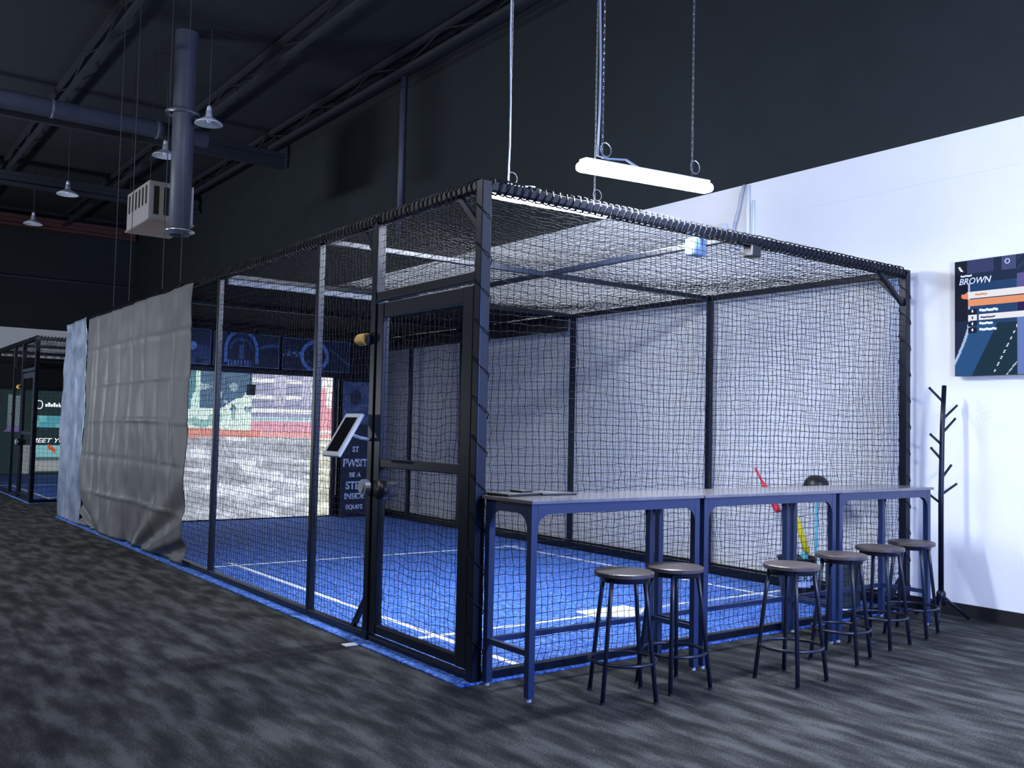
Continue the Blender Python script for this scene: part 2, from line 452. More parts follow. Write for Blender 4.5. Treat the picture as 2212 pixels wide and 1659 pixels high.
# ducts
vd = thing('vertical_duct', 'thick round grey duct hanging down from the roof with two bright rings', 'duct', (1.26, 10.0, 4.3))
obj('duct_tube', lathe(bmesh.new(), [(0.0, 0.03), (0.145, 0.03), (0.145, 0.0), (0.155, 0.0), (0.165, 1.85), (0.17, ROOF - 4.3)], 28), 'galv', vd, smooth=True)
obj('bottom_ring', lathe(bmesh.new(), [(0.155, 0.03), (0.22, 0.045), (0.235, 0.065), (0.225, 0.07), (0.15, 0.06)], 28), 'chrome', vd, smooth=True)
df = obj('ring_diffuser', lathe(bmesh.new(), [(0.165, 1.90), (0.25, 1.87), (0.26, 1.895), (0.165, 1.94)], 28, (-0.02, 0, 0)), 'galv', vd, smooth=True)
for r_ in (0.185, 0.215, 0.243):
    obj('diffuser_ring', TB([(-0.02 + r_ * math.cos(a), r_ * math.sin(a), 1.872 + (0.25 - r_) * 0.1) for a in [2 * PI * i / 24 for i in range(24)]], 0.007, 6, closed=True), 'chrome', df, smooth=True)
hd = thing('horizontal_duct', 'long round grey duct crossing behind the vertical duct', 'duct', (-12.0, 10.55, 6.02))
obj('duct_tube', TB([(0, 0, 0), (13.8, 0, 0)], 0.135, 20), 'galv', hd, smooth=True)
for k in range(6, 9): obj('seam_band', TB([(1.0 + 1.5 * k, 0, 0), (1.05 + 1.5 * k, 0, 0)], 0.143, 20), 'galv', hd, smooth=True)

# unit heater
uh = thing('unit_heater', 'pale slotted metal heater box hung near the bottom of the vertical duct', 'heater', (1.43, 11.6, 4.68))
obj('casing', BX(-0.36, -0.55, 0.03, 0.36, 0.75, 0.66, bev=0.012), 'heater', uh)
obj('base_panel', BX(-0.38, -0.57, 0, 0.38, 0.77, 0.028, bev=0.006), 'heater_base', uh)
bm = bmesh.new()
for k in range(6): box(bm, -0.366, -0.45 + 0.2 * k, 0.30, -0.3605, -0.37 + 0.2 * k, 0.60)
for k in range(4): box(bm, -0.28 + 0.16 * k, -0.556, 0.12, -0.20 + 0.16 * k, -0.5505, 0.58)
obj('slots', bm, 'slot', uh)
for sx, sy in ((-.33, -.5), (.33, -.5), (-.33, .7), (.33, .7)):
    obj('hanger_rod', TB([(sx, sy, 0.65), (sx, sy, ROOF - 4.68)], 0.006, 6), 'dark_steel', uh)

# dome pendants
def dome(loc, label, first=[None]):
    if first[0] is None:
        t = thing('dome_lamp', label, 'lamp', loc, 0, 'unlit dome lamps over the far floor')
        obj('shade', lathe(bmesh.new(), [(0.0, 0.20), (0.045, 0.20), (0.05, 0.12), (0.075, 0.10), (0.19, 0.03), (0.21, 0.0), (0.20, 0.0), (0.07, 0.09), (0.0, 0.095)], 28), 'bell', t, smooth=True)
        obj('bulb', lathe(bmesh.new(), [(0.0, 0.02), (0.03, 0.03), (0.045, 0.06), (0.03, 0.09), (0, 0.092)], 14), 'bell_in', t, smooth=True)
        obj('cap', lathe(bmesh.new(), [(0.0, 0.29), (0.02, 0.285), (0.035, 0.26), (0.04, 0.20), (0, 0.199)], 16), 'bell', t, smooth=True)
        obj('hanging_cord', TB([(0, 0, 0.28), (0, 0, ROOF - loc[2])], 0.006, 6), 'galv', t)
        first[0] = t
        return t
    c = copy_tree(first[0]); c.location = loc; c['label'] = label
    return c
dome((1.52, 9.62, 5.98), 'unlit pale dome lamp just right of the vertical duct')
dome((1.50, 11.75, 5.96), 'unlit pale dome lamp just left of the vertical duct')
dome((0.81, 15.95, 5.98), 'unlit pale dome lamp second from the left edge, above the lowest one')
dome((0.80, 19.6, 5.98), 'unlit pale dome lamp lowest and nearest the left edge')

# ------------------------------------------------------------------ turf with its lines
W, L, H = 4.43, 10.95, 2.9
def turf_mat(y0, label, near):
    fx = -0.12 if near else -0.04
    t = thing('turf_mat', label, 'turf', (0, y0, 0))
    obj('turf_sheet', BX(fx, -0.05, 0.0, W + 0.02, L + 0.02, 0.012, bev=0.004), 'turf', t)
    z0, z1 = 0.0122, 0.0145
    obj('side_line', BX(0.415, 0.0, z0, 0.465, 5.12, z1), 'line', t)
    obj('side_line', BX(3.86, 0.0, z0, 3.91, 5.02, z1), 'line', t)
    obj('cross_line', BX(0.1, 4.88, z0 + .0003, 4.0, 4.93, z1 + .0003), 'line', t)
    obj('cross_line', BX(0.12, 1.07, z0 + .0003, 4.2, 1.12, z1 + .0003), 'line', t)
    bm = prism(bmesh.new(), [(1.83, 1.25), (1.83, 1.02), (2.12, 0.84), (2.36, 1.02), (2.36, 1.25)], 2, z1 + 0.001, z1 + 0.008)
    obj('home_plate', bm, 'line', t)
    return t
turf_mat(0, 'blue artificial turf floor of the near cage with white lines', True)
turf_mat(13.6, 'blue artificial turf floor of the far cage at the left edge', False)
tag(obj('tape_scrap', BX(-0.21, 1.17, 0.0, -0.122, 1.24, 0.006), 'line'), 'small white scrap of tape on the carpet by the door post', 'tape')

# ------------------------------------------------------------------ the cages
TB_Z = 0.0125
def post(c, x, y, z0=TB_Z, z1=H, s=0.03, name='post', m='steel'):
    return obj(name, BX(x - s, y - s, z0, x + s, y + s, z1, bev=0.006), m, c)

def cage(y0, label, cell=0.05, full=True):
    c = thing('net_cage', label, 'cage', (0, y0, 0))
    fy = [0.0, 1.26, 2.2, 4.42, 6.6, 8.8, L]
    for y in fy: post(c, 0, y, s=0.034 if y in (0.0, 1.26) else 0.026)
    for y in (0, 2.2, 4.42, 6.9, 8.35, L): post(c, W, y, s=0.034 if y == 0 else 0.028)
    s = 0.028
    e = 0.035
    for x in (0, W):
        obj('top_rail', BX(x - s, e, H - 0.055, x + s, L - e, H + 0.001, bev=0.006), 'steel', c)
        if x == 0:
            obj('bottom_rail', BX(x - 0.025, 1.295, TB_Z, x + 0.025, L - e, TB_Z + 0.05, bev=0.006), 'steel', c)
            obj('bottom_rail', BX(x - 0.025, 0.035, TB_Z, x + 0.025, 1.225, TB_Z + 0.035, bev=0.006), 'steel', c)
        else:
            obj('bottom_rail', BX(x - 0.025, e, TB_Z, x + 0.025, L - e, TB_Z + 0.085, bev=0.006), 'steel', c)
    for y in (0, L):
        obj('top_rail', BX(0.035, y - s, H - 0.055, W - 0.035, y + s, H + 0.001, bev=0.006), 'steel', c)
        obj('bottom_rail', BX(0.035, y - 0.025, TB_Z, W - 0.035, y + 0.025, TB_Z + 0.05, bev=0.006), 'steel', c)
    # roof rails
    for y in (2.2, 4.42, 6.6, 8.8):
        obj('roof_rail', BX(0.03, y - 0.022, H - 0.05, W - 0.03, y + 0.022, H - 0.006, bev=0.005), 'steel', c)
    obj('roof_rail', BX(2.19, 0.03, H - 0.05, 2.235, 2.178, H - 0.006, bev=0.005), 'steel', c)
    obj('roof_rail', BX(2.19, 2.222, H - 0.05, 2.235, 4.398, H - 0.006, bev=0.005), 'steel', c)
    # corner braces
    def brace(a, b): obj('corner_brace', TB([a, b], 0.016, 4, square=True), 'steel', c)
    brace((0, 0.26, H - 0.05), (0, 0.03, H - 0.27)); brace((0, 1.50, H - 0.05), (0, 1.29, H - 0.26))
    brace((W - 0.40, 0, H - 0.05), (W - 0.04, 0, H - 0.30))
    brace((W, 0.26, H - 0.05), (W, 0.03, H - 0.27)); brace((0, 1.49, 0.05), (0, 1.29, 0.30))
    brace((W - 0.30, 0, 0.05), (W - 0.03, 0, 0.28))
    # netting
    nz = int(H / cell)
    net('side_net', (0, 1.26, 0.05), (0, L - 1.26, 0), (0, 0, H - 0.08), int((L - 1.26) / cell), nz, c, amp=0.012)
    net('side_net', (W, 0, 0.05), (0, L, 0), (0, 0, H - 0.08), int(L / cell), nz, c, amp=0.012)
    net('end_net', (0, 0, 0.05), (W, 0, 0), (0, 0, H - 0.08), int(W / cell), nz, c, amp=0.012)
    def sag(x, y):
        bay = np.minimum(np.abs(np.sin(PI * y / 2.2)), 1.0) * np.sin(PI * np.clip(x / W, 0, 1)) ** 0.6
        half = np.where(y < 4.42, np.abs(np.sin(2 * PI * np.clip(x / W, 0, 1))), 1.0)
        return 0.11 * bay * half
    net('roof_net', (0, 0, H), (W, 0, 0), (0, L, 0), int(W / cell), int(L / cell), c, sag=sag, wob=0.005)
    net('over_door_net', (0, 0.03, 2.37), (0, 1.22, 0), (0, 0, H - 2.40), int(1.22 / cell), int(0.52 / cell), c, amp=0.006)
    # lacing round the top rails
    bm = bmesh.new()
    def lace(a, b, step, r, w):
        a, b = Vector(a), Vector(b); d = b - a; n = int(d.length / step) * 8; sx, tx = frame_axes(d)
        tube(bm, [a + d * (i / n) + (sx * math.cos(i * PI / 4) + tx * math.sin(i * PI / 4)) * r * (1 + 0.12 * hsh(i // 8, 3)) for i in range(n + 1)], w, 4)
    lace((0.04, 0, H - 0.025), (W - 0.04, 0, H - 0.025), 0.055, 0.045, 0.006)
    lace((0, 0.04, H - 0.025), (0, L - 0.04, H - 0.025), 0.055, 0.043, 0.005)
    lace((0.005, 0, 0.1), (0.005, 0, 2.8), 0.22, 0.048, 0.0035)
    lace((W, 0, 0.1), (W, 0, 2.8), 0.22, 0.048, 0.0035)
    obj('rail_lacing', bm, 'rope', c)
    # door
    d = obj('door', BX(-0.028, 0.045, 0.07, 0.028, 0.155, 2.29, bev=0.006), 'steel', c)
    obj('door_stile', BX(-0.025, 1.13, 0.07, 0.025, 1.215, 2.29, bev=0.006), 'steel', d)
    obj('door_rail', BX(-0.022, 0.157, 2.19, 0.022, 1.128, 2.29, bev=0.006), 'steel', d)
    obj('door_rail', BX(-0.022, 0.157, 0.07, 0.022, 1.128, 0.13, bev=0.006), 'steel', d)
    obj('door_rail', BX(-0.022, 0.157, 1.175, 0.022, 1.128, 1.235, bev=0.006), 'steel', d)
    obj('door_header', BX(-0.03, 0.036, 2.31, 0.03, 1.224, 2.37, bev=0.006), 'steel', c)
    net('door_net', (0, 0.15, 0.10), (0, 0.98, 0), (0, 0, 2.12), int(0.98 / cell), int(2.12 / cell), d, amp=0.006)
    lk = obj('latch_box', BX(-0.05, 1.00, 0.985, 0.05, 1.125, 1.085, bev=0.012), 'black_plastic', d)
    bm = bmesh.new(); tube(bm, [(-0.11, 0.985, 1.035), (-0.055, 0.985, 1.035)], 0.062, 20)
    obj('door_knob', bm, 'black_plastic', d, smooth=True)
    bm = TB([(-0.075, 1.27, 1.035), (-0.036, 1.27, 1.035)], 0.055, 20); tube(bm, [(-0.09, 1.27, 1.035), (-0.075, 1.27, 1.035)], 0.034, 20)
    obj('keypad_dial', bm, 'grey_plastic', c, smooth=False)
    return c
cage(0, 'large black framed net cage filling the middle of the photo')
cage(13.6, 'smaller looking black net cage far off at the left edge', cell=0.075)

# black blackout covers
def roof_cover(y0, label):
    t = thing('blackout_cover', label, 'cover', (0, y0, 0))
    cloth('roof_sheet', (0.05, 4.46, H + 0.012), (W - 0.1, 0, 0), (0, L - 4.56, 0), 24, 36, lambda s, q: 0.02 * math.sin(9 * s) * math.sin(14 * q) * min(1, 8 * q), 'black_cloth', t)
    cloth('side_valance', (W - 0.045, 4.46, 2.69), (0, L - 4.56, 0), (0, 0, 0.20), 60, 3, lambda s, q: 0.010 * math.sin(40 * s), 'black_cloth', t)
    cloth('rail_highlight_strip', (0.05, 4.385, H - 0.115), (1.75, 0, 0), (0, 0, 0.055), 60, 3, lambda s, q: 0.012 * math.sin(70 * s) + 0.006 * math.sin(23 * s), 'rail_light', t)  # added pale strip: the light caught on the roof rail, put into colour
    return t
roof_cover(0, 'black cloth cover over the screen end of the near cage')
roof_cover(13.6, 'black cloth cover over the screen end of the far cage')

# tarps hung on the outside of the cage
def creases(s, t):
    v = 0.0
    for k in range(1, 8): v -= 0.013 * math.exp(-abs(s - k / 8 - 0.010 * math.sin(7 * t + k)) * 150) * (0.5 + vnoise(k * 3.1, t * 6))
    for k in range(1, 6): v += (0.009 if k % 2 else -0.008) * math.exp(-abs(t - k / 6 - 0.008 * math.sin(3 * s)) * 230) * (0.4 + vnoise(s * 7, k * 2.3))
    v += 0.020 * (vnoise(s * 9, t * 4) - 0.5) + 0.009 * (vnoise(s * 24, t * 13, 2) - 0.5)
    # folds that gather towards the foot
    g = max(0.0, 0.55 - t)
    v += g * 0.10 * (vnoise((s - 0.45) / (0.12 + t) * 2.4, 1.0, 5) - 0.5)
    v += 0.022 * math.exp(-abs((s - 0.03) - 0.07 * t) * 60) * t - 0.018 * math.exp(-abs((s - 0.075) - 0.05 * (t - .5)) * 70) * t
    return v * 1.7
tp = cloth('hanging_tarp', (-0.07, 9.55, 0.03), (0, -4.52, 0), (0, 0, 2.83), 150, 110, creases, 'tarp')
tag(tp, 'big creased grey tarp hung on the outside of the cage', 'tarp')
def silver(s, t):
    v = 0.02 * math.sin(s * 11 + 3 * t) * (1 - 0.5 * t) + 0.035 * (vnoise(s * 4, t * 9, 3) - 0.5) + 0.02 * (vnoise(s * 3, t * 24, 4) - 0.5) * t
    v += (0.04 * math.exp(-abs(s - 0.3 - 0.35 * abs(t - 0.55)) * 16) - 0.03 * math.exp(-abs(s - 0.7 + 0.3 * abs(t - 0.5)) * 16)) * (1 - t)
    return v + 0.03 * (1 - t) ** 2
tp = cloth('hanging_tarp', (-0.07, 10.98, 0.02), (0, -1.42, 0), (0, 0, 2.87), 50, 110, silver, 'silver_tarp')
tag(tp, 'narrow shiny silver blue tarp beside the grey one at the cage end', 'tarp')

# thin rods from the roof to the cage top
for i, (x, y, lb) in enumerate(((0.0, 8.5, 'thin hanging rod above the tarps, leftmost of four'), (0.0, 7.75, 'thin hanging rod above the tarps, second from left'),
                                (0.0, 6.35, 'thin hanging rod above the tarps, third from left'), (0.0, 5.7, 'thin hanging rod above the tarps, nearest the camera'))):
    tag(obj('hanging_rod', TB([(x, y, H + 0.05), (x, y, ROOF)], 0.0045, 6), 'dark_steel'), lb, 'rod', 'rods holding up the cage rail')

# ------------------------------------------------------------------ projection screens
def screen_fn(s, t):
    x = s * 3.28; z = t * 2.22
    n1 = vnoise(x * 9, z * 9); n2 = vnoise(x * 30, z * 30, 1); st = vnoise(x * 3 + z * 1.5, z * 16, 2)
    if z > 1.22 + 0.02 * x / 3:
        if z < 1.40 - 0.03 * x:
            c = (0.78, 0.36, 0.32) if x < 2.1 else (0.85, 0.46, 0.48)
        elif x > 2.98:
            c = (0.85, 0.42, 0.50) if n1 > 0.35 and z < 2.05 else (0.88, 0.86, 0.92)
            if 3.0 < x < 3.08 and 1.6 < z < 1.9: c = (0.95, 0.85, 0.55)
        elif x > 1.95:
            c = (0.40, 0.42, 0.62)
            if z < 1.56: c = (0.78, 0.42, 0.55) if z < 1.50 else (0.55, 0.75, 0.85)
            for zz in (1.66, 1.86, 2.12):
                if abs(z - zz) < 0.03: c = (0.85, 0.88, 0.95)
            if z > 1.72 and x > 2.3 and int(x * 4) % 2: c = (0.55, 0.57, 0.74)
        elif z < 1.62 + 0.05 * n1 or (x > 1.1 and z < 1.4 + (x - 1.1) * 0.7 and n1 > 0.4):
            c = (0.72, 0.90, 0.86) if n1 > 0.3 else (0.35, 0.60, 0.62)
        elif x < 1.15:
            c = (0.60, 0.85, 0.80) if vnoise(x * 14, z * 3, 6) > 0.5 else (0.14, 0.32, 0.40)
        else:
            c = (0.12, 0.22, 0.36) if n1 > 0.25 else (0.35, 0.50, 0.60)
    else:
        k = 0.40 + 0.28 * st + 0.10 * n2
        if st > 0.72: k += 0.15
        c = (k * 0.87, k * 0.95, k * 1.12)
        if x > 2.9: c = (k * 1.15, k * 1.2, k * 1.05)
    k = 0.85 + 0.3 * n2
    g = 0.33 * sum(c); m_ = 0.80
    return tuple(min(1.0, (v * m_ + g * (1 - m_)) * k) ** 1.25 for v in c)

def screen_fn2(s, t):
    x = s * 3.28; z = t * 2.22
    n1 = vnoise(x * 9, z * 9, 9)
    c = (0.05, 0.09, 0.10)
    if x > 0.4:
        if 1.25 < z < 1.55 and x > 1.25: c = (0.18, 0.55, 0.68) if n1 > 0.3 else (0.3, 0.75, 0.8)
        if 0.05 < z < 0.75 and x > 1.25: c = (0.50, 0.55, 0.58) if z < 0.35 else ((0.15, 0.25, 0.28) if z < 0.45 else (0.4, 0.78, 0.85))
        if 1.95 < x < 2.05: c = (0.35, 0.85, 0.85) if z > 1.15 or z < 0.8 else c
        if x < 1.2 and z < 0.75 and x > 0.98: c = (0.45, 0.5, 0.52)
        if 0.65 < x < 1.0 and 1.2 < z < 2.1 and n1 > 0.35: c = (0.3, 0.4, 0.45)
        if 0.6 < x < 1.05 and 1.12 < z < 1.12 + 0.2 * (1 - abs(x - .82) / .25): c = (0.32, 0.25, 0.6)
        if 1.65 < x < 1.85 and abs(z - 0.66 + (1.75 - x) * -0.7) < 0.06: c = (0.85, 0.22, 0.1)
    return tuple(v ** 1.2 for v in c)

SCREEN = picture_material('projected_image', 1.2)
BOARD = picture_material('board_image', 0.95, 0.5)
SCREEN2 = picture_material('projected_image_far', 0.55)
POSTER = picture_material('printed_poster')
def screen_thing(y, fn, m, label, nx=150, nz=104):
    t = thing('projection_screen', label, 'screen', (0, y, 0))
    picture('screen_image', (0.30, 0, 0.03), (3.28, 0, 0), (0, 0, 2.19), nx, nz, fn, m, t)
    obj('frame_bar', BX(0.12, -0.03, 2.225, 3.70, 0.03, 2.29, bev=0.008), 'steel', t)
    obj('frame_bar', BX(3.585, -0.03, 0.02, 3.66, 0.03, 2.22, bev=0.008), 'steel', t)
    obj('gold_strip', BX(3.655, -0.045, 0.35, 3.672, -0.032, 2.20), 'gold', t)
    obj('backdrop', BX(0.04, 0.20, 0.02, W - 0.05, 0.22, 2.85), 'black_cloth', t)
    return t
screen_thing(9.36, screen_fn, SCREEN, 'projection screen with a pale image and a red stripe inside the near cage')
t2 = screen_thing(22.96, screen_fn2, SCREEN2, 'dim teal projection screen inside the far cage', 100, 70)
text('image_lettering', 'MEET YOUR', 0.165, (2.07, -0.006, 0.90), FACE_MY, 'letters_lit', t2, shear=0.3, sx=1.25)
bm = TB([(1.70 + 0.075 * math.cos(a), -0.006, 1.85 + 0.11 * math.sin(a)) for a in [2 * PI * i / 16 for i in range(16)]], 0.012, 5, closed=True)
obj('image_ring', bm, 'letters_lit', t2)
bm = bmesh.new()
for k in range(6): box(bm, 1.84 + 0.065 * k, -0.008, 1.80, 1.89 + 0.065 * k, -0.002, 1.87 + (0.04 if k % 2 else 0))
tag(obj('image_small_print', bm, 'letters_lit', t2), kind='stuff')

# small black sensor boxes hanging before the screens
for x, y, z, lb in ((2.13, 9.10, 1.96, 'small black sensor box hanging before the bright screen'), (2.20, 22.7, 1.93, 'small black sensor box hanging before the dim far screen')):
    t = thing('sensor_box', lb, 'sensor', (x, y, z))
    obj('body', BX(-0.055, -0.05, -0.08, 0.055, 0.05, 0.08, bev=0.012), 'black_plastic', t)
    obj('lens', TB([(0, -0.065, -0.01), (0, -0.051, -0.01)], 0.03, 14), 'glass_black', t)
    obj('hanging_stem', TB([(0, 0.03, 0.079), (0, 0.03, H - z - 0.02)], 0.004, 6), 'black_plastic', t)

# poster row above the screen
def seg_d(px, pz, ax, az, bx, bz):
    vx, vz = bx - ax, bz - az; wx, wz = px - ax, pz - az
    k = max(0, min(1, (wx * vx + wz * vz) / (vx * vx + vz * vz + 1e-9)))
    return math.hypot(wx - k * vx, wz - k * vz)
def poster_fn(kind, w, h):
    def fn(s, t):
        x, z = s * w, t * h
        edge = min(x, w - x, z, h - z)
        base = (0.008, 0.013, 0.032)
        n = vnoise(x * 14, z * 14, 4)
        c = tuple(v * (0.6 + 0.9 * n) for v in base)
        lit = (0.26, 0.40, 0.70)
        if edge < 0.012: return (0.20, 0.26, 0.36)
        if kind == 0:
            if z < h * 0.55 and n > 0.45: c = (0.07, 0.11, 0.18)
            if math.hypot(x - w * 0.72, z - h * 0.52) < 0.06: c = (0.55, 0.75, 0.9)
        elif kind == 1:
            cx, cz = w * 0.42, h * 0.50
            if z > cz: d = abs(math.hypot(x - cx, (z - cz) * 0.85) - 0.24)
            else: d = abs(abs(x - cx) - 0.24)
            if d < 0.022 and z > 0.06: c = lit
            if 0.24 - 0.09 < math.hypot(x - cx, (z - cz)) < 0.24 - 0.055 and z > cz: c = (0.07, 0.13, 0.28)
            if seg_d(x, z, cx, 0.14, cx, 0.40) < 0.035 and n > 0.35: c = (0.10, 0.19, 0.36)
            if z < 0.10 and abs(x - cx) < 0.2 and int(x * 40) % 2: c = lit
            if x > w * 0.70:
                if abs(z - (0.30 + 0.05 * math.sin((x - w * 0.7) * 7))) < 0.02: c = (0.09, 0.17, 0.33)
        else:
            cx, cz = w * 0.47, h * 0.47
            d = abs(math.hypot(x - cx, z - cz) - 0.215)
            if d < 0.028: c = lit
            if d < 0.10 and math.hypot(x - cx, z - cz) < 0.2 and n > 0.7: c = (0.06, 0.10, 0.2)
            if x < w * 0.28 and abs(z - h * 0.52) < 0.05 and hsh(int(x * 60), int(z * 60)) > 0.6: c = (0.28, 0.38, 0.55)
            if x > w * 0.7 and abs((z - 0.12) - (w - x) * 0.7) < 0.015: c = (0.09, 0.14, 0.24)
        return c
    return fn
pr = thing('poster_panel', 'row-end dark blue poster above the screen with a white spot, leftmost', 'poster', (0, 9.33, 0), 0, 'framed blue posters above the screen')
picture('poster_face', (0.62, -0.02, 2.31), (0.96, 0, 0), (0, 0, 0.53), 70, 40, poster_fn(0, 0.96, 0.53), POSTER, pr)
pr = thing('poster_panel', 'dark blue poster above the screen with an arched gateway emblem', 'poster', (0, 9.33, 0), 0, 'framed blue posters above the screen')
picture('poster_face', (1.61, -0.02, 2.31), (1.03, 0, 0), (0, 0, 0.51), 90, 46, poster_fn(1, 1.03, 0.51), POSTER, pr)
for sx in (-0.2, 0.22): obj('finial', lathe(bmesh.new(), [(0, 0.08), (0.03, 0.05), (0.035, 0.02), (0.015, 0), (0, 0)], 10, (2.04 + sx, -0.02, 2.80)), 'navy', pr)
pr = thing('poster_panel', 'dark blue poster above the screen with a round wreath emblem', 'poster', (0, 9.33, 0), 0, 'framed blue posters above the screen')
picture('poster_face', (2.69, -0.02, 2.31), (1.15, 0, 0), (0, 0, 0.50), 96, 44, poster_fn(2, 1.15, 0.50), POSTER, pr)
bm = bmesh.new()
for k in range(9):
    a = k * 0.7
    tube(bm, [(3.18 + 0.14 * math.cos(a) * (0.4 + 0.07 * k), -0.03, 2.83 + 0.045 * math.sin(a * 1.7) + 0.02), (3.18 + 0.14 * math.cos(a + .8) * (0.4 + 0.07 * k), -0.03, 2.83 + 0.045 * math.sin(a * 1.7 + 1.1) + 0.02)], 0.006, 5)
obj('crest_scroll', bm, 'chrome', pr)

# tall banner right of the screen
bn = thing('tall_banner', 'tall navy banner with pale words standing right of the screen', 'banner', (3.95, 9.22, 0))
def ban_fn(s, t):
    n = vnoise(s * 9, t * 40, 11)
    if t > 0.68:
        c = (0.05, 0.09, 0.20) if n > 0.4 else (0.12, 0.15, 0.24)
        if math.hypot((s - 0.45) * 0.6, (t - 0.88) * 2) < 0.12: c = (0.015, 0.02, 0.05)
        return c
    return (0.010 + 0.006 * n, 0.018 + 0.01 * n, 0.045 + 0.015 * n)
picture('banner_face', (-0.255, 0, 0.05), (0.51, 0, 0), (0, 0, 2.12), 26, 90, ban_fn, POSTER, bn)
obj('banner_base', BX(-0.27, -0.08, 0.0125, 0.27, 0.08, 0.048, bev=0.01), 'black_plastic', bn)
for z, b_, sz in ((1.08, 'ST', 0.12), (0.86, 'FWSIT', 0.17), (0.67, 'BE A', 0.11), (0.50, 'STEP', 0.17), (0.33, 'INSIDE', 0.13), (0.16, 'EQUIPS', 0.10)):
    text('banner_word', b_, sz, (0, -0.006, z), FACE_MY, 'letters', bn, ext=0.003, sx=0.92, bold=0.03)

# ------------------------------------------------------------------ linear fixtures on chains
def fixture(x0, y, z0, z1, ln, label, hooks, thick=1.0, cord_from=None):
    t = thing('linear_fixture', label, 'light', (x0, y, z0), 0, 'lit linear lights on chains')
    k = thick
    tilt = math.atan2(z1 - z0, ln)
    dg = BX(0.0, -0.062 * k, -0.045 * k, ln, 0.062 * k, 0.030 * k); es = list(dg.edges)
    bmesh.ops.bevel(dg, geom=es, offset=0.036 * k, segments=4, affect='EDGES', profile=0.5)
    obj('diffuser', dg, 'tube', t)
    hs = obj('housing', BX(0.03, -0.045 * k, 0.031 * k, ln - 0.03, 0.045 * k, 0.055 * k, bev=0.008), 'housing', t)
    t.rotation_euler = (0, -tilt, 0)
    return t
def hung(t, label_parts, x0, y, z0, ln, tilt, ends, cord=None):
    for i, dx in enumerate(ends):
        z = z0 + dx * math.tan(tilt) + 0.08
        loop = [(x0 + dx + 0.045 * math.cos(a) + 0.03, y, z + 0.05 + 0.045 * math.sin(a)) for a in [2 * PI * q / 16 for q in range(16)]]
        o = obj('hook_loop', TB(loop, 0.004, 5, closed=True), 'chrome', t); o.matrix_parent_inverse = (Matrix.Translation(t.location) @ t.rotation_euler.to_matrix().to_4x4()).inverted()
        bm = chain_mesh(bmesh.new(), (x0 + dx, y, ROOF), (x0 + dx, y, z - 0.005))
        o = obj('chain', bm, 'chrome', t); o.matrix_parent_inverse = (Matrix.Translation(t.location) @ t.rotation_euler.to_matrix().to_4x4()).inverted()
    if cord is not None:
        dx = cord
        z = z0 + dx * math.tan(tilt) + 0.08
        pts = [(x0 + dx + 0.008 * math.sin(k * 1.1), y + 0.008 * math.cos(k * 0.8), ROOF - (ROOF - z) * k / 14) for k in range(15)]
        pts += [(x0 + dx + 0.08, y, z - 0.005), (x0 + dx + 0.25, y, z + 0.02), (x0 + dx + 0.36, y, z - 0.01)]
        o = obj('power_cord', TB(pts, 0.007, 8), 'cord', t, smooth=True); o.matrix_parent_inverse = (Matrix.Translation(t.location) @ t.rotation_euler.to_matrix().to_4x4()).inverted()
f1 = fixture(0.88, 1.2, 3.22, 3.24, 1.2, 'lit linear light just over the near top corner of the cage', None)
hung(f1, None, 0.88, 1.2, 3.22, 1.2, math.atan2(0.02, 1.2), (0.17, 1.03), cord=0.16)
f2 = fixture(0.68, -0.05, 3.11, 3.17, 1.2, 'lit linear light hanging higher, in front of the charcoal wall', None, thick=0.85)
hung(f2, None, 0.68, -0.05, 3.11, 1.2, math.atan2(0.06, 1.2), (0.19, 1.02), cord=0.15)

# ------------------------------------------------------------------ tablet, beacon, rail sensors
tb = thing('tablet_holder', 'white framed tablet tilted on an arm beside the cage door post', 'tablet', (-0.27, 1.36, 1.24), 0)
R = Matrix.Rotation(math.radians(31), 4, 'Y')
def tilted(name, bm, m, par):
    bm.transform(R); return obj(name, bm, m, par)
fr = BX(-0.012, -0.125, 0.0, 0.012, 0.125, 0.34, bev=0.01)
tilted('frame', fr, 'white_plastic', tb)
tilted('display', BX(-0.0145, -0.085, 0.035, -0.0122, 0.085, 0.305), 'glass_black', tb)
obj('arm', TB([(0.10, -0.04, 0.16), (0.17, -0.09, 0.13), (0.235, -0.10, 0.12)], 0.012, 8), 'white_plastic', tb)

bc = thing('beacon_lamp', 'small yellow rounded lamp clipped high on the door post', 'lamp', (-0.05, 1.37, 2.05))
obj('lamp_body', TB([(0, -0.06, 0), (0, 0.04, 0), (0, 0.055, 0)], [0.042, 0.042, 0.034], 16), 'yellow', bc, smooth=False)
obj('lamp_cap', TB([(0, 0.056, 0), (0, 0.095, 0)], [0.034, 0.022], 16), 'orange', bc)
obj('clip', BX(-0.015, -0.10, -0.03, 0.03, -0.061, 0.03, bev=0.006), 'black_plastic', bc)
bc2 = copy_tree(bc); bc2.location = (-0.05, 14.97, 2.05); bc2['label'] = 'tiny yellow rounded lamp on the far cage door post'

